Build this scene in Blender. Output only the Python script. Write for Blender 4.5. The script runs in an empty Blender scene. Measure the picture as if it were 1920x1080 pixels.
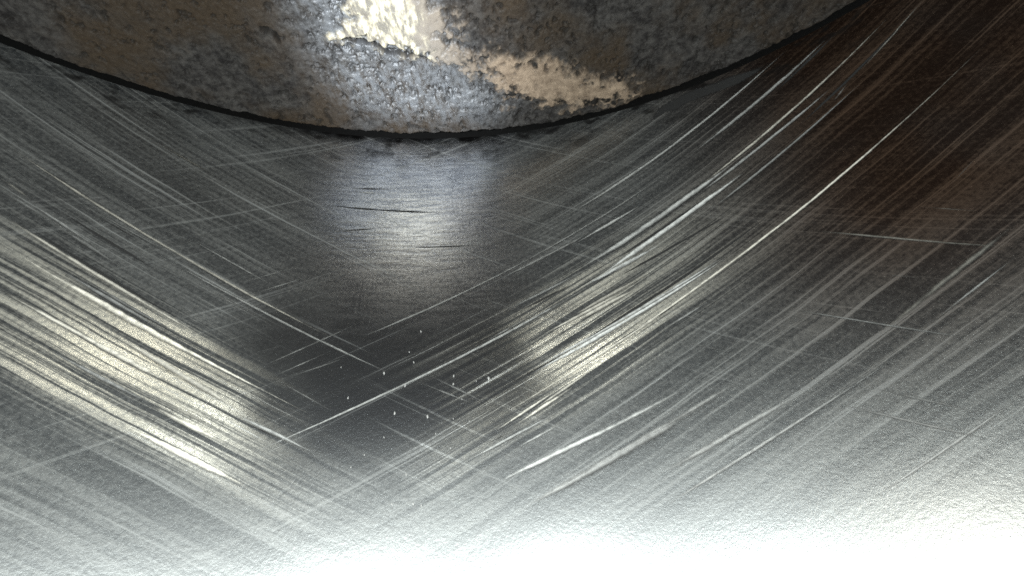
import bpy, bmesh, math, random
import numpy as np
from mathutils import Vector, Matrix

# ------------------------------------------------------------------ units
R0 = 0.043                       # bore radius in metres; everything below is given in bore radii
KA, KB = -0.5417, 0.4811         # rise of the two hone-groove families along the bore
DP = 0.6503                      # distance of the piston crown from the camera along the bore
GAP = 0.0105                     # clearance between piston and bore
random.seed(7)
sc = bpy.context.scene
col = sc.collection

# ------------------------------------------------------------------ camera
cam = bpy.data.cameras.new('camera')
cam.sensor_width = 36.0
cam.lens = 850.0 / 1920.0 * 36.0
cam.clip_start = 0.0005
cam.clip_end = 5.0
cam_o = bpy.data.objects.new('camera', cam)
col.objects.link(cam_o)
rt = Vector((0.99419622, -0.0860155, -0.06461581))
up = Vector((0.10662715, 0.86768144, 0.4855508))
fw = Vector((-0.01430104, 0.48962257, -0.8718172))
m = Matrix((rt, up, -fw)).transposed().to_4x4()
m.translation = Vector((0, 0, 0.5857)) * R0
cam_o.matrix_world = m
sc.camera = cam_o

# ------------------------------------------------------------------ world (dark inside of an engine) and lamps
w = bpy.data.worlds.new('World')
sc.world = w
w.use_nodes = True
bg = w.node_tree.nodes['Background']
bg.inputs[0].default_value = (0.9, 0.95, 1.0, 1)
bg.inputs[1].default_value = 0.02

def lamp(name, pos, power, radius, color=(1, 0.98, 0.94), aim=None, cone=None, blend=0.6):
    l = bpy.data.lights.new(name, 'SPOT' if cone else 'POINT')
    l.energy = power
    l.shadow_soft_size = radius * R0
    l.color = color
    o = bpy.data.objects.new(name, l)
    col.objects.link(o)
    o.location = Vector(pos) * R0
    if cone:
        l.spot_size = math.radians(cone)
        l.spot_blend = blend
        o.rotation_euler = (Vector(aim) - Vector(pos)).to_track_quat('-Z', 'Y').to_euler()
    return o

# lamps for the inspection camera's LEDs, added across the bore to place highlights
for x, z, p in ((-0.56, 0.60, 0.0085), (-0.37, 0.57, 0.0160), (-0.18, 0.55, 0.0200), (0.01, 0.55, 0.0180), (0.19, 0.57, 0.0100), (0.37, 0.60, 0.0036)):
    lamp('highlight_lamp', (x, -0.18, z), p, 0.06, (0.95, 1.0, 0.98))
lamp('highlight_lamp', (0.32, -0.09, 0.60), 0.0020, 0.05, (1.0, 0.95, 0.82))
lamp('highlight_lamp', (-0.66, -0.03, 0.62), 0.0026, 0.05, (1.0, 0.95, 0.80))
lamp('highlight_lamp', (-0.16, 0.02, 0.66), 0.090, 0.05, (0.92, 0.96, 1.0), aim=(-0.13, DP, 0.19), cone=34, blend=1.0)

sc.view_settings.view_transform = 'Standard'
sc.view_settings.look = 'None'
sc.view_settings.gamma = 1.0
sc.view_settings.use_curve_mapping = False
sc.view_settings.exposure = 0.22
sc.render.engine = 'CYCLES'
sc.cycles.max_bounces = 3
sc.cycles.diffuse_bounces = 1
sc.cycles.glossy_bounces = 2
sc.cycles.use_denoising = False
sc.cycles.filter_width = 1.6
sc.cycles.use_adaptive_sampling = True
sc.cycles.adaptive_threshold = 0.03
sc.cycles.sample_clamp_indirect = 4.0

# ------------------------------------------------------------------ helpers
def bore(u, v, lift=0.0):
    """point on the bore wall: u = angle from the bottom, v = distance along the bore, lift = towards the axis"""
    r = 1.0 - lift
    return (r * math.sin(u) * R0, v * R0, (1.0 - r * math.cos(u)) * R0)

def empty(name, loc, label, cat):
    o = bpy.data.objects.new(name, None)
    o.empty_display_size = 0.004
    col.objects.link(o)
    o.location = loc
    o['label'] = label
    o['category'] = cat
    return o

def link(name, me, mat, parent):
    o = bpy.data.objects.new(name, me)
    col.objects.link(o)
    if mat: me.materials.append(mat)
    if parent:
        o.parent = parent
        o.matrix_parent_inverse = Matrix.Translation(-parent.location)
    return o

class NT:
    """small node-tree writer"""
    def __init__(s, name):
        s.mat = bpy.data.materials.new(name)
        s.mat.use_nodes = True
        s.t = s.mat.node_tree
        s.t.nodes.clear()
    def n(s, typ, **kw):
        nd = s.t.nodes.new(typ)
        for k, v in kw.items(): setattr(nd, k, v)
        return nd
    def put(s, sock, val):
        if isinstance(val, bpy.types.NodeSocket): s.t.links.new(val, sock)
        else: sock.default_value = val
    def math(s, op, a, b=0.0, c=0.0, clamp=False):
        nd = s.n('ShaderNodeMath', operation=op, use_clamp=clamp)
        s.put(nd.inputs[0], a); s.put(nd.inputs[1], b); s.put(nd.inputs[2], c)
        return nd.outputs[0]
    def comb(s, x, y, z=0.0):
        nd = s.n('ShaderNodeCombineXYZ')
        for i, v in enumerate((x, y, z)): s.put(nd.inputs[i], v)
        return nd.outputs[0]
    def noise(s, vec, scale, detail=3.0, rough=0.55, dist=0.0):
        nd = s.n('ShaderNodeTexNoise')
        s.put(nd.inputs['Vector'], vec)
        nd.inputs['Scale'].default_value = scale
        nd.inputs['Detail'].default_value = detail
        nd.inputs['Roughness'].default_value = rough
        nd.inputs['Distortion'].default_value = dist
        return nd.outputs['Fac']
    def ramp(s, x, lo, hi, a=0.0, b=1.0, smooth=True):
        nd = s.n('ShaderNodeMapRange', interpolation_type='SMOOTHSTEP' if smooth else 'LINEAR')
        s.put(nd.inputs[0], x)
        for i, v in zip((1, 2, 3, 4), (lo, hi, a, b)): s.put(nd.inputs[i], v)
        return nd.outputs[0]
    def mix(s, f, a, b):
        nd = s.n('ShaderNodeMix', data_type='RGBA')
        s.put(nd.inputs[0], f)
        s.put(nd.inputs[6], a if isinstance(a, bpy.types.NodeSocket) else (*a, 1))
        s.put(nd.inputs[7], b if isinstance(b, bpy.types.NodeSocket) else (*b, 1))
        return nd.outputs[2]
    def gain(s, colr, f):
        nd = s.n('ShaderNodeVectorMath', operation='SCALE')
        s.put(nd.inputs[0], colr); s.put(nd.inputs[3], f)
        return nd.outputs[0]
    def uv(s, name):
        nd = s.n('ShaderNodeAttribute', attribute_name=name)
        sp = s.n('ShaderNodeSeparateXYZ')
        s.t.links.new(nd.outputs['Vector'], sp.inputs[0])
        return sp.outputs[0], sp.outputs[1], nd.outputs['Vector']
    def attr(s, name):
        return s.n('ShaderNodeAttribute', attribute_name=name).outputs['Fac']
    def bump(s, h, strength, dist):
        nd = s.n('ShaderNodeBump')
        nd.inputs['Strength'].default_value = strength
        nd.inputs['Distance'].default_value = dist
        s.put(nd.inputs['Height'], h)
        return nd.outputs[0]
    def mixsh(s, f, a, b):
        nd = s.n('ShaderNodeMixShader')
        s.put(nd.inputs[0], f)
        s.t.links.new(a, nd.inputs[1]); s.t.links.new(b, nd.inputs[2])
        return nd.outputs[0]
    def addsh(s, a, b):
        nd = s.n('ShaderNodeAddShader')
        s.t.links.new(a, nd.inputs[0]); s.t.links.new(b, nd.inputs[1])
        return nd.outputs[0]
    def out(s, sh):
        o = s.n('ShaderNodeOutputMaterial')
        s.t.links.new(sh, o.inputs['Surface'])
        return s.mat
    def glossy(s, color, rough, aniso=0.0, rot=0.0, normal=None, tangent=None):
        nd = s.n('ShaderNodeBsdfAnisotropic')
        nd.distribution = 'GGX'
        s.put(nd.inputs['Color'], color if isinstance(color, bpy.types.NodeSocket) else (*color, 1))
        s.put(nd.inputs['Roughness'], rough)
        nd.inputs['Anisotropy'].default_value = aniso
        nd.inputs['Rotation'].default_value = rot
        if normal: s.t.links.new(normal, nd.inputs['Normal'])
        if tangent: s.t.links.new(tangent, nd.inputs['Tangent'])
        return nd.outputs[0]
    def diffuse(s, color, normal=None, rough=0.3):
        nd = s.n('ShaderNodeBsdfDiffuse')
        s.put(nd.inputs[0], color if isinstance(color, bpy.types.NodeSocket) else (*color, 1))
        nd.inputs[1].default_value = rough
        if normal: s.t.links.new(normal, nd.inputs['Normal'])
        return nd.outputs[0]

# ------------------------------------------------------------------ materials
def groove(N, u, v, k):
    """coordinates across (n) and along (s) one family of hone grooves"""
    q = 1.0 / math.sqrt(1 + k * k)
    n = N.math('MULTIPLY', N.math('MULTIPLY_ADD', u, -k, v), q)
    s = N.math('MULTIPLY', N.math('MULTIPLY_ADD', v, k, u), q)
    return n, s

def lay(N, base, gA, gB, nrm, wg, tan, rough=0.42):
    """metal scored by two hone families: diffuse part plus one brushed lobe for each family"""
    aA, aB = math.atan(KA) / (2 * math.pi), math.atan(KB) / (2 * math.pi)
    lA = N.glossy(N.gain(base, gA), rough, 0.8, aA, nrm, tan)
    lB = N.glossy(N.gain(base, gB), rough, 0.8, aB, nrm, tan)
    return N.mixsh(wg, N.diffuse(base, nrm), N.addsh(lA, lB))

def wall_material():
    N = NT('honed_cast_iron')
    u, v, vec = N.uv('bore')
    # slight wander so no groove is ruler straight
    cloud = N.noise(vec, 6.5, 2, 0.6)
    vw = N.math('MULTIPLY_ADD', cloud, 0.007, v)
    fam = []
    for k, seed, band in ((KA, 3.1, (-0.12, -0.07, 0.06, 0.02, -0.90, -0.56, -0.20, -0.44)), (KB, 9.7, (0.09, 0.14, 0.31, 0.26, -0.14, 0.02, 0.60, 0.12))):
        n, s = groove(N, u, vw, k)
        fine = N.noise(N.comb(n, N.math('MULTIPLY', s, 0.010), seed), 165, 2, 0.8)
        coarse = N.noise(N.comb(n, N.math('MULTIPLY', s, 0.03), seed + 4), 64, 2, 0.6)
        broad = N.noise(N.comb(n, N.math('MULTIPLY', s, 0.12), seed + 8), 20, 1, 0.5)
        l = N.math('ADD', N.math('MULTIPLY', fine, 0.55), N.math('MULTIPLY', coarse, 0.28))
        l = N.math('ADD', l, N.math('MULTIPLY', broad, 0.17))
        # deep-scored strip, cut to the length of its bright lobe
        bd = N.math('MULTIPLY', N.ramp(n, band[0], band[1]), N.ramp(n, band[2], band[3]))
        bd = N.math('MULTIPLY', bd, N.math('MULTIPLY', N.ramp(s, band[4], band[5]), N.ramp(s, band[6], band[7])))
        # sparse crisp cuts everywhere, dense tearing only inside that strip
        cut = N.math('MULTIPLY', N.ramp(fine, 0.59, 0.68), N.ramp(coarse, 0.40, 0.56))
        st = N.math('MULTIPLY', N.ramp(l, 0.43, 0.58), N.math('MULTIPLY_ADD', bd, 0.58, 0.42))
        fam.append((st, bd, cut))
    (stA, bdA, cutA), (stB, bdB, cutB) = fam
    # glint painted in: each hone family brightened to one side of the polished strip
    sideA = N.ramp(u, 0.02, -0.34, 0.14, 1.0)
    sideB = N.ramp(u, -0.40, -0.02, 0.14, 1.0)
    stA = N.math('MULTIPLY', stA, sideA)
    stB = N.math('MULTIPLY', stB, sideB)
    cuts = N.math('ADD', N.math('MULTIPLY', cutA, N.ramp(u, 0.25, -0.30, 0.22, 0.8)), N.math('MULTIPLY', cutB, N.ramp(u, -0.55, -0.05, 0.22, 0.8)))
    torn_glint = N.math('ADD', N.math('MULTIPLY', stA, bdA), N.math('MULTIPLY', stB, bdB))
    # grain of the iron and short ring-travel dashes
    grain = N.noise(vec, 190, 2, 0.8)
    dash = N.noise(N.comb(N.math('MULTIPLY', u, 0.16), v, 2.0), 120, 2, 0.65)
    up_ = N.math('ADD', u, N.math('MULTIPLY_ADD', N.math('SUBTRACT', stA, stB), 0.05, N.math('MULTIPLY_ADD', cloud, 0.20, -0.10)))
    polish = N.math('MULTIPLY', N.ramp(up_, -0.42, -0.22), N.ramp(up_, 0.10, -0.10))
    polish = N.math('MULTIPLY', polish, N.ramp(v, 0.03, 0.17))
    tone = N.math('ADD', N.math('MULTIPLY', N.math('ADD', N.math('ADD', stA, stB), cuts), 0.80), N.math('MULTIPLY', N.ramp(grain, 0.30, 0.70, 0.0, 1.0, False), 0.45))
    tone = N.math('ADD', tone, N.math('MULTIPLY', cloud, 0.30))
    # darker and browner on the right-hand wall towards the crown
    brown_dark = N.math('MULTIPLY', N.ramp(u, 0.18, 0.50), N.ramp(v, 0.02, 0.34))
    brown_dark = N.math('MULTIPLY', brown_dark, N.ramp(cloud, 0.25, 0.6, 0.9, 1.0))
    # soot just below the crown
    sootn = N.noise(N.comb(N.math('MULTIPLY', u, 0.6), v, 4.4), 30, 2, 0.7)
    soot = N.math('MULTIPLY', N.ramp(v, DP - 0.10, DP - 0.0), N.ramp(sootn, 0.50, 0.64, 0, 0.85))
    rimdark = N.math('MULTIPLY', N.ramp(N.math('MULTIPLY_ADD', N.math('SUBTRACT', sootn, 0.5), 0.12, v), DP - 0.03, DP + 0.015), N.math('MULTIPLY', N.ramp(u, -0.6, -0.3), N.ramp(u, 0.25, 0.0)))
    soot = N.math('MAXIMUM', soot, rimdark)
    base = N.mix(N.ramp(tone, 0.10, 1.20), (0.030, 0.033, 0.037), (0.25, 0.255, 0.247))
    base = N.mix(N.math('MULTIPLY', torn_glint, N.ramp(grain, 0.32, 0.62, 0.45, 1.0)), base, (0.78, 0.745, 0.63))  # bright lobe of glints painted into the scored strip's base colour
    base = N.gain(base, N.ramp(N.math('MULTIPLY', polish, N.ramp(v, 0.46, 0.28, 0.35, 1.0)), 0, 1, 1.0, 0.20))  # dark reflection in the middle strip is deepened in the base colour
    base = N.mix(N.math('MULTIPLY', cuts, 0.75), base, (0.30, 0.31, 0.31))
    base = N.mix(brown_dark, base, N.mix(N.ramp(tone, 0.3, 1.05), (0.020, 0.012, 0.009), (0.090, 0.058, 0.040)))
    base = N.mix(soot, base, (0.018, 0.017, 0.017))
    nrm = N.bump(N.math('MULTIPLY_ADD', N.math('MULTIPLY', dash, N.math('MULTIPLY', N.ramp(v, 0.24, 0.48), N.math('MULTIPLY', N.ramp(u, -0.5, -0.2), N.ramp(u, 0.15, -0.1)))), 3.5, grain), 0.20, 0.00004)
    nrm2 = nrm
    tan = N.n('ShaderNodeTangent', direction_type='UV_MAP', uv_map='bore').outputs[0]
    gA = N.math('MULTIPLY', stA, N.math('MULTIPLY_ADD', bdA, 4.6, 1.0))
    gB = N.math('MULTIPLY', stB, N.math('MULTIPLY_ADD', bdB, 7.5, 1.0))
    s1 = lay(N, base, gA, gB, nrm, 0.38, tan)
    gm = N.glossy(N.mix(soot, N.mix(brown_dark, N.mix(polish, (0.54, 0.56, 0.56), N.mix(N.ramp(N.math('MULTIPLY_ADD', grain, 0.5, N.math('MULTIPLY', dash, 0.5)), 0.40, 0.58, 0.0, N.ramp(v, 0.22, 0.42)), N.mix(N.ramp(v, 0.25, 0.42), (0.27, 0.28, 0.30), (0.56, 0.59, 0.65)), (0.93, 0.96, 1.0))), (0.12, 0.085, 0.065)), (0.04, 0.04, 0.04)), N.ramp(polish, 0, 1, 0.275, 0.25), 0.25, 0.0, nrm2, tan)  # reflection strength painted in: dimmer low down, brighter towards the crown
    wp = N.math('MULTIPLY', N.ramp(polish, 0, 1, 0.42, 0.86), N.math('SUBTRACT', 1.0, N.math('MULTIPLY', cuts, 0.55)))
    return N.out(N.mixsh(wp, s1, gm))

def scratch_material(name, a, tint, dark=False):
    """cut metal of one scratch, its glint put into a brighter colour than the wall"""
    N = NT(name)
    u, v, vec = N.uv('bore')
    g = N.noise(vec, 120, 2, 0.6)
    f = N.ramp(g, 0.30, 0.60)
    c = N.mix(f, tuple(a * 0.65 * t for t in tint), tuple(a * t for t in tint))
    c = N.mix(N.attr('shade'), c, (0.03, 0.03, 0.03))  # shaded flank of the burr, put into the colour
    nrm = N.bump(g, 0.35, 0.00003)
    # the cut runs out softly at its sides and ends, broken up by the grain
    wear = N.math('MULTIPLY', N.attr('depth'), N.ramp(N.noise(vec, 22, 3, 0.6), 0.30, 0.55, 0.45, 1.0))
    fac = N.ramp(N.math('MULTIPLY_ADD', g, 0.15, wear), 0.06, 0.62)
    clear = N.n('ShaderNodeBsdfTransparent').outputs[0]
    if dark: return N.out(N.mixsh(fac, clear, N.diffuse(c, nrm)))
    tan = N.n('ShaderNodeTangent', direction_type='UV_MAP', uv_map='bore').outputs[0]
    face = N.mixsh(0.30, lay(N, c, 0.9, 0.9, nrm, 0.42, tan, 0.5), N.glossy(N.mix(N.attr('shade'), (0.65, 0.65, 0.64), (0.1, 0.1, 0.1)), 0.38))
    return N.out(N.mixsh(fac, clear, face))

def crown_material():
    N = NT('carbon_crusted_crown')
    x, y, vec = N.uv('crown')
    tan, bri, glo, pit = (N.attr(a) for a in ('ash', 'bare', 'sheen', 'pit'))
    g = N.noise(vec, 170, 3, 0.7)
    g2 = N.noise(vec, 85, 4, 0.7)
    g3 = N.noise(vec, 6, 4, 0.6)
    g4 = N.noise(vec, 30, 2, 0.5)
    g2 = N.math('ADD', N.math('MULTIPLY', g2, 0.70), N.math('MULTIPLY', g4, 0.30))
    str_ = N.noise(N.comb(x, N.math('MULTIPLY', y, 0.35), 1.0), 110, 3, 0.65)
    carb = N.mix(N.ramp(g2, 0.34, 0.69), (0.013, 0.012, 0.012), (0.056, 0.053, 0.050))
    carb = N.mix(N.ramp(g3, 0.42, 0.62), carb, N.mix(g, (0.014, 0.010, 0.007), (0.058, 0.044, 0.031)))
    carb = N.mix(N.math('MULTIPLY', glo, N.ramp(N.math('MULTIPLY_ADD', g2, 0.5, N.math('MULTIPLY', str_, 0.5)), 0.40, 0.62)), carb, (0.12, 0.127, 0.138))
    ash = N.mix(N.ramp(g2, 0.3, 0.7), (0.13, 0.097, 0.070), (0.28, 0.218, 0.160))
    bare = N.mix(N.ramp(str_, 0.38, 0.66), (0.15, 0.135, 0.11), (0.66, 0.60, 0.44))  # lamp highlight on the bare metal is put into this colour
    ash = N.mix(N.ramp(x, -0.10, 0.03), N.mix(g2, (0.10, 0.086, 0.072), (0.27, 0.235, 0.195)), ash)
    c = N.mix(tan, carb, ash)
    c = N.mix(bri, c, bare)
    c = N.mix(pit, c, (0.012, 0.011, 0.010))
    nrm = N.bump(g, 0.5, 0.00010)
    gl = N.glossy(N.mix(N.math('MAXIMUM', glo, bri), (0.10, 0.10, 0.10), (0.45, 0.47, 0.50)), 0.5, 0, 0, nrm)
    return N.out(N.mixsh(N.ramp(N.math('MAXIMUM', glo, bri), 0, 1, 0.07, 0.16), N.diffuse(c, nrm, 0.6), gl))

def plain(name, c, rough):
    N = NT(name)
    tc = N.n('ShaderNodeTexCoord').outputs['Object']
    g = N.noise(tc, 2600, 4, 0.65)
    cc = N.mix(g, tuple(a * 0.6 for a in c), tuple(min(1, a * 1.4) for a in c))
    return N.out(N.mixsh(0.06, N.diffuse(cc), N.glossy((0.3, 0.3, 0.3), rough)))

M_WALL = wall_material()
M_CROWN = crown_material()
M_GAP = plain('soot', (0.004, 0.004, 0.004), 0.6)  # soot, set near black to carry the shade in the gap
M_LAND = plain('sooty_ring_land', (0.006, 0.006, 0.006), 0.6)  # carbon on the land, darkened for the gap's shade as well
M_FLECK = plain('bright_metal_fleck', (0.38, 0.38, 0.37), 0.3)

# ------------------------------------------------------------------ the bore
bore_o = empty('cylinder_bore', (0, 0, 0),
               'grey honed metal cylinder wall covered in crossing curved scratches, below the crusted piston', 'cylinder wall')

def bore_sheet(name, us, vs, mat, lift=0.0):
    nu, nv = len(us), len(vs)
    co = [bore(u, v, lift) for v in vs for u in us]
    fa = [(j * nu + i, j * nu + i + 1, (j + 1) * nu + i + 1, (j + 1) * nu + i) for j in range(nv - 1) for i in range(nu - 1)]
    me = bpy.data.meshes.new(name)
    me.from_pydata(co, [], fa)
    uvl = me.uv_layers.new(name='bore')
    li = np.empty(len(me.loops), dtype=np.int32)
    me.loops.foreach_get('vertex_index', li)
    pu = np.tile(np.array(us), nv); pv = np.repeat(np.array(vs), nu)
    uvl.data.foreach_set('uv', np.stack([pu[li], pv[li]], 1).astype(np.float32).ravel())
    for p in me.polygons: p.use_smooth = True
    return link(name, me, mat, bore_o)

us = np.concatenate([np.linspace(-math.pi, -1.0, 160)[:-1], np.linspace(-1.0, 1.0, 720), np.linspace(1.0, math.pi, 160)[1:]]).tolist()
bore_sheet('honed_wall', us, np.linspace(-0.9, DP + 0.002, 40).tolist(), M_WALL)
# the wall behind the crown edge, soot with the gap's shade painted in
bore_sheet('soot_shade_ring', us, [DP + 0.002, DP + 0.05, DP + 0.3], M_GAP)

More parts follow.
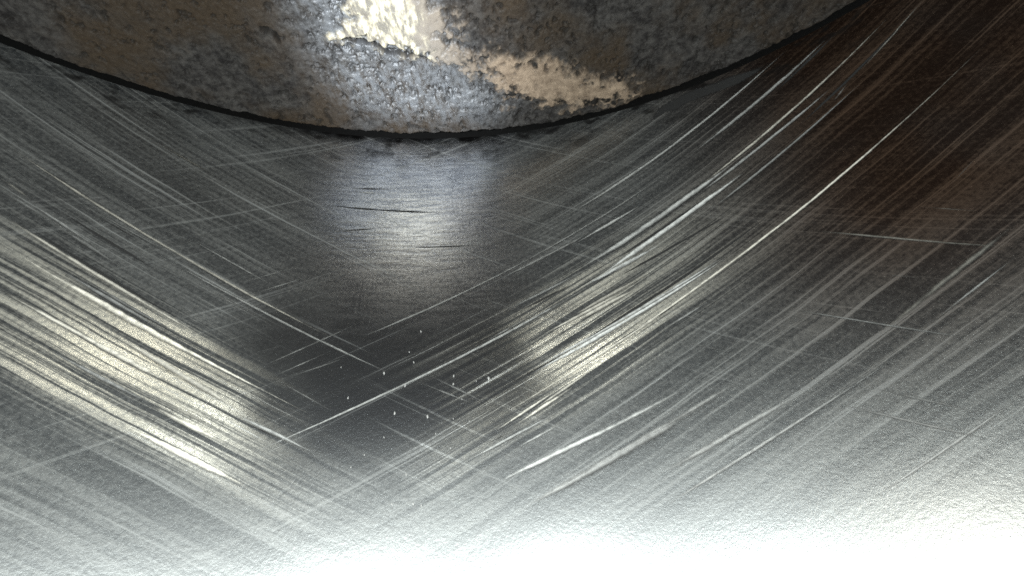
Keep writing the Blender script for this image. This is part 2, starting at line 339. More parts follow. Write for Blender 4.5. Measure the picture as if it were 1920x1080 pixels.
# hone scratches and scores, each a shallow burr or furrow of its own: (dark, warm, (u, v, width, tone), ...)
STROKES = [
(0,0,(0.0715,0.4395,0.0030,0.40),(0.1614,0.4833,0.0042,0.70),(0.2417,0.5223,0.0041,0.80),(0.4871,0.6453,0.0033,0.60)),
(0,0,(0.3030,0.5129,0.0051,0.70),(0.4074,0.5641,0.0051,0.70),(0.4679,0.5938,0.0049,0.62),(0.5320,0.6263,0.0049,0.55)),
(1,0,(0.4351,0.5682,0.0059,1.00),(0.5481,0.6295,0.0059,1.00)),
(0,1,(0.2910,0.4458,0.0048,0.75),(0.3518,0.4757,0.0042,0.68),(0.4678,0.5347,0.0036,0.55),(0.5436,0.5745,0.0031,0.42),(0.6100,0.6098,0.0026,0.35)),
(1,0,(0.4417,0.4900,0.0044,1.00),(0.5236,0.5347,0.0043,1.00),(0.6260,0.5911,0.0042,1.00)),
(0,1,(0.5407,0.5395,0.0025,0.35),(0.6424,0.6035,0.0025,0.35)),
(0,0,(0.4963,0.5092,0.0047,0.80),(0.5194,0.5281,0.0047,0.80)),
(0,0,(0.2883,0.4327,0.0045,0.60),(0.3953,0.4842,0.0042,0.53),(0.5033,0.5342,0.0037,0.45)),
(0,0,(0.2943,0.3985,0.0043,0.50),(0.4231,0.4634,0.0034,0.40),(0.5382,0.5216,0.0026,0.30)),
(0,0,(0.0893,0.3909,0.0038,0.50),(0.1376,0.4119,0.0044,0.62),(0.2045,0.4398,0.0049,0.75)),
(0,0,(-0.0067,0.3632,0.0028,0.40),(0.0452,0.3879,0.0028,0.43),(0.2487,0.4846,0.0031,0.45)),
(0,0,(0.0967,0.3487,0.0072,0.70),(0.1630,0.3796,0.0076,0.77),(0.2651,0.4300,0.0074,0.80),(0.3471,0.4689,0.0066,0.75)),
(1,0,(0.1416,0.3488,0.0035,1.00),(0.1818,0.3681,0.0040,1.00),(0.3018,0.4253,0.0045,1.00)),
(0,0,(0.1219,0.3303,0.0059,0.90),(0.2250,0.3832,0.0071,0.95),(0.2729,0.4070,0.0068,0.93),(0.3594,0.4476,0.0055,0.85)),
(0,0,(0.0887,0.3147,0.0060,0.80),(0.2169,0.3630,0.0062,0.80)),
(1,0,(0.1095,0.3181,0.0025,1.00),(0.1750,0.3483,0.0026,1.00)),
(1,0,(0.1378,0.3195,0.0042,1.00),(0.2311,0.3544,0.0039,0.85),(0.3266,0.3867,0.0035,0.70)),
(0,1,(0.0442,0.2563,0.0127,0.90),(0.1007,0.2791,0.0146,0.95),(0.1736,0.3074,0.0165,1.00)),
(1,0,(0.0538,0.2195,0.0045,1.00),(0.1502,0.2650,0.0047,1.00),(0.2414,0.3065,0.0043,0.90),(0.3852,0.3734,0.0039,0.80)),
(1,0,(-0.0345,0.1799,0.0036,1.00),(0.0538,0.2185,0.0037,1.00)),
(0,0,(-0.0241,0.1860,0.0087,0.90),(0.0385,0.2122,0.0101,1.00),(0.0981,0.2367,0.0098,1.00),(0.2124,0.2847,0.0078,0.78),(0.2787,0.3122,0.0070,0.65)),
(1,0,(0.0630,0.2073,0.0022,0.80),(0.1057,0.2258,0.0022,0.80)),
(1,0,(0.1013,0.2133,0.0029,0.90),(0.2328,0.2734,0.0030,0.90)),
(0,1,(-0.0549,0.1374,0.0034,0.70),(-0.0027,0.1619,0.0042,0.90),(0.0926,0.2073,0.0043,0.98),(0.1836,0.2516,0.0037,0.77),(0.2222,0.2711,0.0033,0.62),(0.3502,0.3340,0.0034,0.65),(0.4002,0.3581,0.0033,0.65),(0.5051,0.4110,0.0028,0.50),(0.6092,0.4642,0.0024,0.38),(0.6653,0.4930,0.0020,0.30)),
(0,0,(0.1771,0.2275,0.0036,0.50),(0.2597,0.2610,0.0036,0.50)),
(0,1,(-0.0216,0.1348,0.0121,1.00),(0.0644,0.1797,0.0126,1.00)),
(0,0,(-0.0955,0.0886,0.0025,0.60),(-0.0279,0.1165,0.0029,0.60),(0.0286,0.1390,0.0033,0.60)),
(1,0,(-0.0686,0.1064,0.0032,0.80),(-0.0204,0.1260,0.0033,0.80)),
(0,0,(-0.0342,0.0983,0.0032,0.65),(0.0408,0.1283,0.0033,0.65)),
(0,0,(-0.0602,0.0616,0.0054,0.80),(0.0245,0.0911,0.0053,0.60),(0.1103,0.1198,0.0050,0.35),(0.1981,0.1504,0.0051,0.30)),
(0,0,(0.0128,0.0501,0.0070,0.40),(0.0688,0.0717,0.0065,0.38),(0.1755,0.1148,0.0054,0.30),(0.2816,0.1583,0.0048,0.25)),
(0,0,(-0.0224,0.0352,0.0068,0.50),(0.0523,0.0636,0.0076,0.45),(0.1258,0.0922,0.0077,0.35),(0.2175,0.1286,0.0072,0.30)),
(0,0,(0.1360,0.0211,0.0036,0.45),(0.1915,0.0448,0.0037,0.43),(0.2890,0.0861,0.0031,0.40),(0.3534,0.1139,0.0023,0.35),(0.4242,0.1449,0.0020,0.30)),
(0,0,(0.1423,0.0555,0.0060,0.35),(0.2080,0.0811,0.0058,0.32),(0.3212,0.1241,0.0055,0.30)),
(0,0,(0.3371,0.0062,0.0025,0.40),(0.4219,0.0467,0.0025,0.38),(0.4931,0.0807,0.0024,0.35)),
(0,0,(0.3576,0.0772,0.0042,0.25),(0.4045,0.0998,0.0042,0.25)),
(0,0,(0.4620,0.1707,0.0025,0.40),(0.5017,0.1909,0.0022,0.40),(0.5580,0.2194,0.0019,0.40)),
(0,1,(0.4182,0.1728,0.0052,0.22),(0.4877,0.2100,0.0050,0.22),(0.5761,0.2558,0.0046,0.22)),
(0,0,(0.5445,0.3217,0.0017,0.30),(0.5827,0.3471,0.0017,0.30)),
(0,0,(-0.3594,0.1052,0.0025,0.65),(-0.2974,0.1333,0.0023,0.57),(-0.1507,0.1998,0.0030,0.55),(-0.0210,0.2588,0.0036,0.60),(0.1096,0.3184,0.0034,0.60)),
(0,0,(-0.3464,0.2187,0.0022,0.30),(-0.2777,0.2574,0.0024,0.30),(-0.2286,0.2848,0.0025,0.30)),
(1,0,(-0.3426,0.2145,0.0022,0.80),(-0.2751,0.2523,0.0023,0.80)),
(0,0,(-0.3282,0.2076,0.0022,0.35),(-0.2608,0.2438,0.0023,0.35)),
(0,0,(-0.3156,0.2048,0.0022,0.30),(-0.2318,0.2374,0.0023,0.30)),
(1,0,(-0.3245,0.2034,0.0022,0.70),(-0.2471,0.2407,0.0023,0.70)),
(0,0,(-0.2263,0.2618,0.0032,0.50),(-0.1451,0.2990,0.0030,0.47),(-0.0648,0.3360,0.0027,0.47),(0.0392,0.3849,0.0029,0.50)),
(1,0,(-0.2210,0.2572,0.0032,0.80),(-0.1427,0.2922,0.0034,0.80)),
(0,0,(-0.0324,0.3442,0.0036,0.40),(0.0354,0.3733,0.0038,0.45),(0.1255,0.4106,0.0039,0.50)),
(0,0,(-0.0228,0.2923,0.0034,0.50),(0.1149,0.3493,0.0036,0.50)),
(1,0,(-0.0134,0.2853,0.0042,0.80),(0.0933,0.3283,0.0044,0.80)),
(1,0,(-0.0766,0.2380,0.0032,0.80),(-0.0150,0.2661,0.0033,0.80)),
(0,0,(-0.0615,0.2446,0.0032,0.40),(0.0170,0.2816,0.0033,0.40)),
(0,0,(-0.3726,0.3233,0.0025,0.35),(-0.2994,0.3594,0.0027,0.35)),
(0,0,(-0.3808,0.3443,0.0025,0.35),(-0.3263,0.3703,0.0027,0.35)),
(0,0,(-0.3652,0.2338,0.0022,0.20),(-0.3067,0.2574,0.0023,0.20)),
(0,0,(0.0749,0.4415,0.0040,0.50),(0.1212,0.4641,0.0041,0.50)),
(0,0,(-0.0348,0.5337,0.0035,0.15),(0.0615,0.5763,0.0037,0.15)),
(0,0,(0.0546,0.3964,0.0029,0.30),(0.1355,0.4336,0.0030,0.30)),
(0,1,(-0.6323,0.3530,0.0045,0.65),(-0.5796,0.3236,0.0044,0.70),(-0.5509,0.3080,0.0053,0.93),(-0.5146,0.2884,0.0068,1.15),(-0.4480,0.2519,0.0056,1.00),(-0.4149,0.2346,0.0040,0.85),(-0.3831,0.2175,0.0034,0.65),(-0.3318,0.1904,0.0021,0.35),(-0.2660,0.1547,0.0018,0.30)),
(0,1,(-0.6388,0.3873,0.0055,0.85),(-0.5999,0.3655,0.0048,0.75),(-0.5753,0.3514,0.0043,0.62),(-0.5067,0.3124,0.0041,0.57),(-0.4542,0.2831,0.0031,0.43),(-0.3866,0.2443,0.0025,0.30)),
(1,0,(-0.6148,0.3789,0.0031,1.00),(-0.4466,0.2827,0.0032,1.00)),
(0,0,(-0.5748,0.3341,0.0072,0.45),(-0.5219,0.3046,0.0079,0.53),(-0.4507,0.2648,0.0086,0.60)),
(0,0,(-0.6248,0.4110,0.0103,0.45),(-0.5807,0.3854,0.0096,0.43),(-0.5338,0.3577,0.0090,0.40)),
(0,1,(-0.6730,0.4917,0.0027,0.50),(-0.6285,0.4665,0.0032,0.50),(-0.5934,0.4469,0.0038,0.57),(-0.5675,0.4322,0.0036,0.57),(-0.5222,0.4072,0.0029,0.45),(-0.4687,0.3778,0.0029,0.40),(-0.3652,0.3197,0.0030,0.43),(-0.2631,0.2638,0.0029,0.45)),
(1,0,(-0.5983,0.4116,0.0040,0.80),(-0.4785,0.3454,0.0041,0.80)),
(1,0,(-0.5725,0.4201,0.0036,0.70),(-0.4988,0.3816,0.0036,0.70)),
(0,0,(-0.5690,0.4557,0.0023,0.30),(-0.5036,0.4247,0.0023,0.30)),
(0,0,(-0.4943,0.4107,0.0024,0.35),(-0.4487,0.3977,0.0025,0.35)),
(0,0,(-0.4556,0.4011,0.0031,0.45),(-0.3985,0.3696,0.0027,0.35),(-0.3399,0.3369,0.0023,0.25)),
(0,0,(-0.4847,0.3699,0.0029,0.35),(-0.3799,0.3143,0.0029,0.40),(-0.2846,0.2630,0.0029,0.50),(-0.2331,0.2365,0.0029,0.48),(-0.1787,0.2082,0.0028,0.40)),
(1,0,(-0.3615,0.3078,0.0029,0.70),(-0.2761,0.2608,0.0029,0.70)),
(0,0,(-0.4277,0.3283,0.0036,0.30),(-0.3593,0.2943,0.0036,0.30)),
(0,0,(-0.3198,0.2041,0.0025,0.30),(-0.2479,0.1618,0.0025,0.30)),
(0,0,(-0.1507,0.1990,0.0028,0.30),(-0.0640,0.1571,0.0027,0.30)),
(0,0,(-0.1368,0.2078,0.0036,0.25),(-0.0488,0.1564,0.0034,0.25)),
(0,0,(-0.0677,0.3230,0.0026,0.30),(-0.0029,0.2901,0.0025,0.30)),
(0,1,(-0.5079,0.2578,0.0041,0.60),(-0.4739,0.2387,0.0049,0.75),(-0.4315,0.2138,0.0057,0.88),(-0.3851,0.1856,0.0050,0.75),(-0.3474,0.1616,0.0044,0.65)),
(0,0,(-0.3656,0.1656,0.0051,0.65),(-0.3003,0.1324,0.0037,0.45),(-0.2557,0.1090,0.0022,0.25)),
(1,0,(-0.3585,0.1569,0.0028,0.70),(-0.2934,0.1259,0.0028,0.70)),
(0,1,(-0.6121,0.2952,0.0037,0.45),(-0.5312,0.2516,0.0044,0.60),(-0.4796,0.2237,0.0058,0.88),(-0.4246,0.1943,0.0067,1.00)),
(0,1,(-0.4436,0.1709,0.0068,1.15),(-0.3999,0.1483,0.0061,1.05),(-0.3570,0.1263,0.0053,0.95)),
(0,1,(-0.4387,0.1816,0.0108,1.00),(-0.3792,0.1510,0.0109,1.00)),
(0,0,(-0.5540,0.2317,0.0036,0.40),(-0.5107,0.2086,0.0039,0.40),(-0.4414,0.1721,0.0042,0.40)),
(0,1,(-0.4721,0.1542,0.0035,0.70),(-0.4360,0.1357,0.0049,0.92),(-0.4004,0.1168,0.0067,1.17),(-0.3511,0.0911,0.0053,1.05),(-0.3281,0.0796,0.0036,0.90)),
(0,0,(-0.6647,0.5178,0.0021,0.35),(-0.6200,0.4890,0.0021,0.35)),
(0,0,(-0.6855,0.5174,0.0020,0.30),(-0.6475,0.4901,0.0020,0.30)),
(0,0,(-0.5978,0.4990,0.0023,0.35),(-0.5500,0.4689,0.0023,0.35)),
(0,0,(-0.5908,0.6302,0.0030,0.30),(-0.5175,0.5987,0.0030,0.30)),
(0,1,(-0.5424,0.5650,0.0028,0.30),(-0.4418,0.5152,0.0028,0.30)),
(1,0,(-0.5205,0.5463,0.0040,0.80),(-0.4963,0.5409,0.0040,0.80)),
(1,0,(-0.6055,0.5983,0.0039,0.80),(-0.5856,0.5919,0.0039,0.80)),
(0,1,(-0.6601,0.4404,0.0057,0.65),(-0.6251,0.4190,0.0057,0.65)),
(0,0,(-0.6547,0.4240,0.0051,0.40),(-0.5982,0.3948,0.0052,0.40)),
(0,0,(-0.5425,0.5012,0.0025,0.25),(-0.5125,0.4863,0.0025,0.25)),
(0,0,(-0.6578,0.4619,0.0020,0.30),(-0.5973,0.4249,0.0020,0.30)),
(0,0,(-0.5832,0.4298,0.0029,0.25),(-0.4674,0.3724,0.0029,0.25)),
(0,0,(0.3388,0.1082,0.0031,0.30),(0.3982,0.0772,0.0029,0.30),(0.4401,0.0554,0.0024,0.28),(0.4678,0.0406,0.0021,0.25)),
(0,1,(0.4046,0.3203,0.0032,0.25),(0.4604,0.2869,0.0029,0.25),(0.5141,0.2539,0.0023,0.23),(0.5622,0.2252,0.0018,0.20)),
(0,0,(0.3397,0.2249,0.0022,0.30),(0.4033,0.1904,0.0020,0.30),(0.4576,0.1602,0.0022,0.30),(0.4941,0.1398,0.0023,0.30)),
(0,0,(0.3751,0.1201,0.0031,0.25),(0.4140,0.0980,0.0029,0.25),(0.4671,0.0690,0.0027,0.25)),
(0,0,(0.4484,0.2373,0.0028,0.35),(0.4782,0.2210,0.0026,0.35)),
(0,1,(0.5098,0.3087,0.0022,0.25),(0.5558,0.2778,0.0020,0.25)),
(0,0,(0.1890,0.2191,0.0030,0.20),(0.2696,0.1794,0.0028,0.20)),
(0,0,(0.0758,0.0985,0.0026,0.30),(0.1119,0.0851,0.0025,0.30)),
(1,0,(-0.2982,0.4908,0.0032,1.00),(-0.2210,0.4867,0.0038,1.00),(-0.1105,0.4808,0.0044,1.00)),
(1,0,(-0.2835,0.4401,0.0030,1.00),(-0.2266,0.4474,0.0031,1.00),(-0.1863,0.4534,0.0032,1.00)),
(1,0,(-0.1807,0.4129,0.0030,0.80),(-0.1112,0.4121,0.0030,0.90),(-0.0428,0.4116,0.0031,1.00)),
(1,0,(-0.1917,0.3914,0.0029,0.80),(-0.1423,0.3904,0.0029,0.80)),
(1,0,(-0.2282,0.3573,0.0027,0.80),(-0.2039,0.3565,0.0028,0.80)),
(1,0,(-0.2656,0.5287,0.0046,1.00),(-0.1894,0.5321,0.0047,1.00)),
(0,0,(-0.2806,0.4209,0.0049,0.90),(-0.2670,0.4217,0.0050,0.90)),
(0,0,(-0.2362,0.4252,0.0040,0.60),(-0.2126,0.4279,0.0041,0.60)),
(0,0,(-0.1362,0.4450,0.0063,0.70),(-0.1075,0.4480,0.0064,0.70)),
(0,0,(-0.1321,0.4740,0.0066,0.60),(-0.1106,0.4742,0.0066,0.60)),
(0,0,(-0.0796,0.4149,0.0041,0.70),(-0.0425,0.4168,0.0041,0.70)),
(0,0,(-0.0849,0.4052,0.0050,0.60),(-0.0577,0.3989,0.0049,0.60)),
(0,0,(-0.0987,0.3785,0.0039,0.60),(-0.0808,0.3792,0.0039,0.60)),
(0,0,(-0.2832,0.4458,0.0080,0.70),(-0.2729,0.4507,0.0081,0.70)),
(0,0,(-0.2567,0.5215,0.0057,0.80),(-0.2062,0.5223,0.0058,0.80)),
(0,0,(-0.2843,0.5098,0.0066,0.90),(-0.2602,0.5144,0.0067,0.90)),
]
def level(b): return min(5, max(0, int(round((b - 0.2) / 0.2))))
M_SCR = {}
for i in range(6):
    a = (0.17, 0.28, 0.42, 0.60, 0.80, 0.95)[i]  # tone steps carry each scratch's glint in the base colour
    M_SCR[i, 0] = scratch_material('glint_scratch', a, (0.98, 1.0, 0.97))
    M_SCR[i, 1] = scratch_material('warm_glint_scratch', a, (1.0, 0.965, 0.85))
M_DARK = scratch_material('dark_furrow', 0.05, (1, 1, 1), True)

def ribbon(name, path, mat, lift, fade=0.05, side=0.22):
    """shallow ridge along (u, v, width, depth) points; a bright one has a painted shade side along the burr"""
    rnd = random.Random(int(abs(path[0][0]) * 1e5) + int(abs(path[-1][1]) * 1e4))
    # even steps along the path
    P = []
    for a, b in zip(path[:-1], path[1:]):
        k = max(2, int(math.hypot(b[0] - a[0], b[1] - a[1]) / 0.006))
        P += [tuple(a[j] + (b[j] - a[j]) * q / k for j in range(4)) for q in range(k)]
    P.append(path[-1])
    n = len(P)
    two = mat is not M_DARK
    nc = 4 if two else 3
    co, fa, uvs, dep, shd = [], [], [], [], []
    drift = 0.0
    run = n * 0.006
    for i, (u, v, wd, de) in enumerate(P):
        a, b = P[max(0, i - 1)], P[min(n - 1, i + 1)]
        du, dv = b[0] - a[0], b[1] - a[1]
        if du < 0: du, dv = -du, -dv
        l = math.hypot(du, dv) or 1
        e = min(1.0, min(i, n - 1 - i) * 0.006 / max(fade, 0.25 * run))
        drift = drift * 0.85 + rnd.uniform(-0.04, 0.04) * wd
        h1 = wd * 0.75 * (1 + rnd.uniform(-0.1, 0.1)) * (0.4 + 0.6 * e)
        h2 = wd * 0.75 * (1 + rnd.uniform(-0.1, 0.1)) * (0.4 + 0.6 * e)
        d = de * e
        nu, nv = -dv / l, du / l
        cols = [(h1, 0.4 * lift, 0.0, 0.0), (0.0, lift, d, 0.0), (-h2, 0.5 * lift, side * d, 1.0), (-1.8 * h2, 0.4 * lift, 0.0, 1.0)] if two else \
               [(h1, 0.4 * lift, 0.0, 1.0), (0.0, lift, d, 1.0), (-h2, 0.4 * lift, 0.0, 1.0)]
        for off, lf, dd, ss in cols:
            pu, pv = u + nu * (off + drift), v + nv * (off + drift)
            co.append(bore(pu, pv, lf)); uvs.append((pu, pv)); dep.append(dd); shd.append(ss)
    for i in range(n - 1):
        for k in range(nc - 1):
            fa.append((nc * i + k, nc * i + k + 1, nc * i + nc + k + 1, nc * i + nc + k))
    me = bpy.data.meshes.new(name)
    me.from_pydata(co, [], fa)
    uvl = me.uv_layers.new(name='bore')
    for nm, val in (('depth', dep), ('shade', shd)):
        at = me.attributes.new(nm, 'FLOAT', 'POINT')
        at.data.foreach_set('value', val)
    for lp in me.loops: uvl.data[lp.index].uv = uvs[lp.vertex_index]
    for p in me.polygons: p.use_smooth = True
    return link(name, me, mat, bore_o)

for i, (dark, warm, *path) in enumerate(STROKES):
    lf = 0.00024 + 0.000002 * i
    if dark:
        ribbon('furrow', [(u, v, w * 0.75, 0.15 + 0.70 * b) for u, v, w, b in path], M_DARK, lf)
        continue
    mb = max(p[3] for p in path)
    mw = max(p[2] for p in path)
    kk = max(1, int(mw / 0.0042))
    rr = random.Random(i)
    for q in range(kk):
        # a broad score is a bundle of fine burrs lying side by side
        off = ((q + 0.5) / kk - 0.5) * 1.0 if kk > 1 else 0.0
        du, dv = path[-1][0] - path[0][0], path[-1][1] - path[0][1]
        l = math.hypot(du, dv)
        sl = rr.uniform(-0.03, 0.03) if kk > 1 else 0.0
        pp = [(u - dv / l * off * w + du / l * sl, v + du / l * off * w + dv / l * sl, w / kk * (rr.uniform(0.6, 0.9) if kk > 1 else 0.85), min(1.0, 0.10 + 0.90 * b / mb) * min(1.0, 0.30 + 1.2 * mb)) for u, v, w, b in path]
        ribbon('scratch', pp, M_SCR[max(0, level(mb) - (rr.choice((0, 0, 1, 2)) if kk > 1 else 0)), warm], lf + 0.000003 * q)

# the black strip that leaves the crown edge on the right
sc_pts = [(0.2566, 0.6089), (0.2889, 0.6241), (0.329, 0.6323), (0.3719, 0.6290), (0.411, 0.6280), (0.4518, 0.6330)]
pp = []
for a, b in zip(sc_pts[:-1], sc_pts[1:]):
    for k in range(8): pp.append((a[0] + (b[0] - a[0]) * k / 8, a[1] + (b[1] - a[1]) * k / 8))
ribbon('dark_strip', [(u, v, 0.017, 1.6) for u, v in pp], M_DARK, 0.0003)

# bright specks of metal stuck to the wall
FL = [(-0.1862, 0.1279), (-0.123, 0.1282), (-0.2227, 0.0955), (-0.1745, 0.1569), (-0.1007, 0.145), (-0.0805, 0.1401), (-0.1048, 0.1094),
      (-0.1904, 0.2106), (-0.0997, 0.1905), (-0.0692, 0.1917), (-0.1734, 0.052), (-0.1491, 0.0501), (-0.1399, 0.0476), (-0.2643, 0.0142),
      (0.3003, 0.62), (-0.5187, 0.61), (-0.2306, 0.0647), (-0.1494, 0.2468), (-0.1982, 0.0214), (0.4132, 0.3967), (-0.3837, 0.5256),
      (0.4876, 0.4656), (0.4979, 0.138), (0.5291, 0.4678)]
rf = random.Random(3)
FL = FL[:14] + [(rf.gauss(-0.14, 0.07), rf.uniform(0.08, 0.27)) for k in range(12)]
for u, v in FL:
    bm = bmesh.new()
    r = random.uniform(0.0005, 0.0013)
    bmesh.ops.create_icosphere(bm, subdivisions=1, radius=r * R0)
    for vt in bm.verts:
        vt.co *= random.uniform(0.7, 1.25)
        vt.co.z *= 0.5
        vt.co.y *= 2.2
    me = bpy.data.meshes.new('metal_fleck')
    bm.to_mesh(me); bm.free()
    o = link('metal_fleck', me, M_FLECK, bore_o)
    o.location = bore(u, v, r * 0.3)
    o.rotation_euler = (0, -u, random.uniform(-0.3, 0.3))

# ------------------------------------------------------------------ the piston
pis_o = empty('piston', (0, DP * R0, R0),
              'dark carbon crusted piston crown with a tan ash streak and bright bare patch', 'piston')

def vnoise(x, y, seed):
    """smooth value noise on numpy arrays, range 0..1"""
    xi, yi = np.floor(x).astype(np.int64), np.floor(y).astype(np.int64)
    fx, fy = x - xi, y - yi
    fx, fy = fx * fx * (3 - 2 * fx), fy * fy * (3 - 2 * fy)
    def h(a, b):
        k = (a * 374761393 + b * 668265263 + seed * 982451653) & 0x7fffffff
        k = ((k ^ (k >> 13)) * 1274126177) & 0x7fffffff
        return ((k ^ (k >> 16)) & 0xffff) / 65535.0
    return (h(xi, yi) * (1 - fx) + h(xi + 1, yi) * fx) * (1 - fy) + (h(xi, yi + 1) * (1 - fx) + h(xi + 1, yi + 1) * fx) * fy

def fbm(x, y, f, seed, octv=4, g=0.5):
    s, a, t = 0, 1.0, 0
    for o in range(octv):
        s = s + a * vnoise(x * f + 17.3 * o, y * f - 9.1 * o, seed + o); t += a; a *= g; f *= 2.03
    return s / t

def poly_sdf(x, y, P):
    d = np.full(x.shape, 1e9); ins = np.zeros(x.shape, bool)
    for (x0, y0), (x1, y1) in zip(P, P[1:] + P[:1]):
        ex, ey = x1 - x0, y1 - y0
        t = np.clip(((x - x0) * ex + (y - y0) * ey) / (ex * ex + ey * ey), 0, 1)
        d = np.minimum(d, np.hypot(x - x0 - t * ex, y - y0 - t * ey))
        c = ((y0 > y) != (y1 > y)) & (x < (x1 - x0) * (y - y0) / ((y1 - y0) if y1 != y0 else 1e-9) + x0)
        ins ^= c
    return np.where(ins, -d, d)

def line_d(x, y, P):
    d = np.full(x.shape, 1e9)
    for (x0, y0), (x1, y1) in zip(P[:-1], P[1:]):
        ex, ey = x1 - x0, y1 - y0
        t = np.clip(((x - x0) * ex + (y - y0) * ey) / (ex * ex + ey * ey), 0, 1)
        d = np.minimum(d, np.hypot(x - x0 - t * ex, y - y0 - t * ey))
    return d

def sstep(x, a, b):
    t = np.clip((x - a) / (b - a), 0, 1); return t * t * (3 - 2 * t)

ASH = [(-0.20, 0.60), (-0.06, 0.60), (-0.082, 0.247), (-0.058, 0.222), (-0.054, 0.199), (-0.036, 0.164), (0.02, 0.153), (0.077, 0.139), (0.138, 0.11), (0.201, 0.088), (0.24, 0.068),
       (0.235, 0.047), (0.151, 0.047), (0.068, 0.069), (0.015, 0.081), (0.0, 0.114), (-0.048, 0.139), (-0.099, 0.173), (-0.147, 0.187), (-0.208, 0.205), (-0.188, 0.237)]
BARE = [(-0.20, 0.33), (-0.10, 0.33), (-0.111, 0.25), (-0.099, 0.176), (-0.147, 0.19), (-0.207, 0.207), (-0.181, 0.258)]
SHEEN = [(-0.24, 0.30), (-0.12, 0.30), (-0.057, 0.14), (0.0, 0.059), (-0.039, 0.02), (-0.22, 0.05), (-0.24, 0.15)]
CRACK = [(-0.209, 0.203), (-0.188, 0.195), (-0.173, 0.195), (-0.161, 0.183), (-0.138, 0.177), (-0.119, 0.174)]
CRACK2 = [(-0.319, 0.23), (-0.307, 0.225), (-0.302, 0.216)]

phis = np.concatenate([np.linspace(-math.pi, -0.95, 60)[:-1], np.linspace(-0.95, 0.80, 1100), np.linspace(0.80, math.pi, 60)[1:]])
RP = 1.0 - GAP
rads = np.concatenate([RP - np.linspace(0.0, 0.48, 380), np.linspace(RP - 0.48, 0.02, 8)[1:]])
PH, RR = np.meshgrid(phis, rads)
X, Z = RR * np.sin(PH), 1.0 - RR * np.cos(PH)
wx = X + (fbm(X, Z, 30, 5, 5, 0.7) - 0.5) * 0.060
wz = Z + (fbm(X, Z, 30, 15, 5, 0.7) - 0.5) * 0.060
dA, dB, dS = poly_sdf(wx, wz, ASH), poly_sdf(wx, wz, BARE), poly_sdf(X, Z, SHEEN)
mot = fbm(X, Z, 85, 91, 3, 0.7) - 0.5
ash, bare = sstep(-dA + mot * 0.045, -0.012, 0.014), sstep(-dB + mot * 0.05, -0.018, 0.020)
sheen = sstep(-dS, -0.07, 0.04) * (0.35 + 0.65 * sstep(RP - RR, 0.01, 0.08))
# carbon grains that break through the ash
holes = sstep(fbm(X, Z, 60, 33, 3), 0.66, 0.72)
ash = ash * (1 - holes * sstep(dA, -0.03, -0.005))
cw = line_d(X + (fbm(X, Z, 70, 41) - .5) * 0.012, Z + (fbm(X, Z, 70, 43) - .5) * 0.012, CRACK)
c2 = line_d(X + (fbm(X, Z, 70, 41) - .5) * 0.012, Z + (fbm(X, Z, 70, 43) - .5) * 0.012, CRACK2)
crack = np.maximum(sstep(-cw, -0.0052, -0.0018), 0.9 * sstep(-c2, -0.0060, -0.0022))
gr = fbm(X, Z, 105, 51, 4, 0.65)
pits = sstep(gr, 0.41 + 0.02 * sheen, 0.29 + 0.02 * sheen) * (1 - ash) * 0.7
edge_spots = sstep(-np.abs(dA + 0.004), -0.014, -0.002) * sstep(fbm(X, Z, 80, 61, 2), 0.60, 0.67) * sstep(0.20 - Z, -0.02, 0.02)
pit = np.clip(np.maximum(np.maximum(pits, crack), edge_spots), 0, 1)
big = fbm(X, Z, 9, 71, 3)
H = 0.0065 * (gr - 0.5) * (1 - 0.75 * ash) + 0.016 * (big - 0.5) + 0.006 * ash - 0.012 * crack - 0.004 * pits
fade = sstep(RP - RR, 0.0, 0.010)
win = sstep(RP - RR, 0.47, 0.40) * sstep(PH, -0.94, -0.86) * sstep(-PH, -0.79, -0.72)
H = H * fade * win - 0.006 * (1 - sstep(RP - RR, -0.002, 0.008)) + 0.003 * (gr - 0.5) * (1 - fade) * win
# the ragged rim: carbon crumbs overhang or break off a little at the edge
RRj = RR + (1 - sstep(RP - RR, 0, 0.02)) * (fbm(PH * 1.0, RR * 0.0 + 3.0, 30, 81, 5, 0.75) - 0.5) * 0.015 * win
X2, Z2 = RRj * np.sin(PH), 1.0 - RRj * np.cos(PH)
co = np.stack([X2, DP - H, Z2], -1).reshape(-1, 3) * R0
nu, nv = len(phis), len(rads)
idx = np.arange(nu * nv).reshape(nv, nu)
fa = np.stack([idx[:-1, :-1], idx[1:, :-1], idx[1:, 1:], idx[:-1, 1:]], -1).reshape(-1, 4)
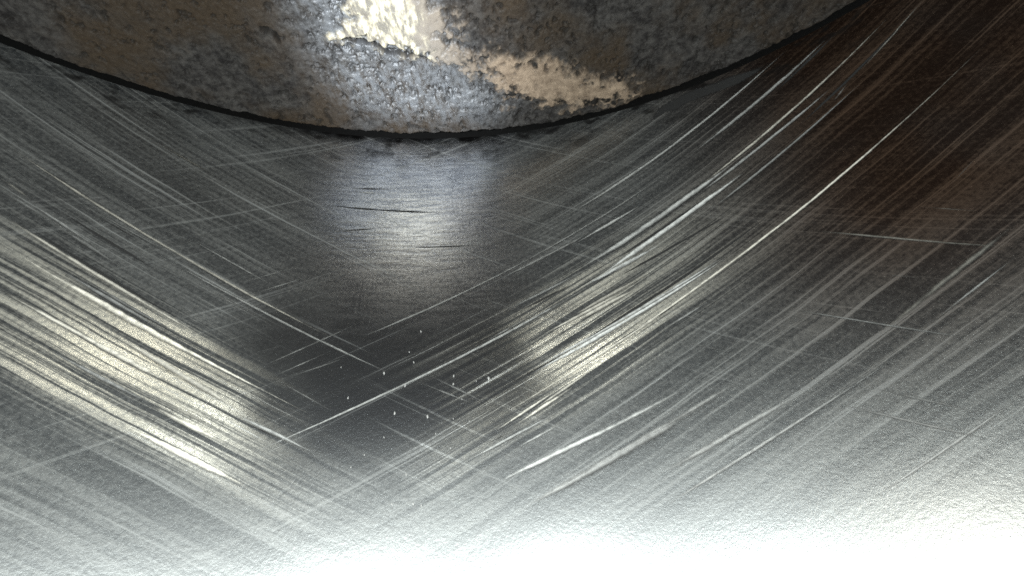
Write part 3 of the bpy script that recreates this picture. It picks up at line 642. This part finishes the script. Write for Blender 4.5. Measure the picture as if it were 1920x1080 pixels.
# the crown and the two deposits that stand out on it: carbon crust, tan ash, bare metal with its highlight painted in
fm_ash = ash.reshape(-1)[fa].mean(1) > 0.5
fm_bare = (bare.reshape(-1)[fa].mean(1) > 0.5)
UV2 = np.stack([X, Z], -1).reshape(-1, 2)
def crown_piece(name, sel, parent):
    f = fa[sel]
    used, inv = np.unique(f, return_inverse=True)
    f = inv.reshape(-1, 4)
    me = bpy.data.meshes.new(name)
    me.vertices.add(len(used)); me.vertices.foreach_set('co', co[used].astype(np.float32).ravel())
    me.loops.add(f.size); me.loops.foreach_set('vertex_index', f.ravel().astype(np.int32))
    me.polygons.add(len(f)); me.polygons.foreach_set('loop_start', np.arange(0, f.size, 4, dtype=np.int32))
    me.update(calc_edges=True)
    me.polygons.foreach_set('use_smooth', np.ones(len(f), dtype=bool))
    uvl = me.uv_layers.new(name='crown')
    uvl.data.foreach_set('uv', UV2[used][f.ravel()].astype(np.float32).ravel())
    for nm, arr in (('ash', ash), ('bare', bare), ('sheen', sheen), ('pit', pit)):
        at = me.attributes.new(nm, 'FLOAT', 'POINT')
        at.data.foreach_set('value', np.ascontiguousarray(arr.reshape(-1)[used], dtype=np.float32))
    o = bpy.data.objects.new(name, me)
    col.objects.link(o)
    me.materials.append(M_CROWN)
    o.parent = parent
    if parent is pis_o: o.matrix_parent_inverse = Matrix.Translation(-parent.location)
    return o
crown = crown_piece('crown', ~(fm_ash | fm_bare), pis_o)
crown['label'] = 'dark grey and brown carbon crust'
crown_piece('ash_streak', fm_ash & ~fm_bare, crown)['label'] = 'tan ash streak running down to the rim'
crown_piece('bare_glint_patch', fm_bare, crown)['label'] = 'bright bare metal patch, highlight in its colour'

# top land: the side of the piston that drops away behind the crown edge
ph2 = np.linspace(-math.pi, math.pi, 721)
rows = [(RP - 0.0015, 0.0055), (RP, 0.010), (RP, 0.15), (RP - 0.03, 0.152), (RP - 0.03, 0.19), (RP, 0.192), (RP, 0.30)]
co = [(r * math.sin(p) * R0, (DP + dy) * R0, (1 - r * math.cos(p)) * R0) for r, dy in rows for p in ph2]
k = len(ph2)
fa = [(j * k + i, j * k + i + 1, (j + 1) * k + i + 1, (j + 1) * k + i) for j in range(len(rows) - 1) for i in range(k - 1)]
me = bpy.data.meshes.new('top_land')
me.from_pydata(co, [], fa)
link('top_land', me, M_LAND, pis_o)
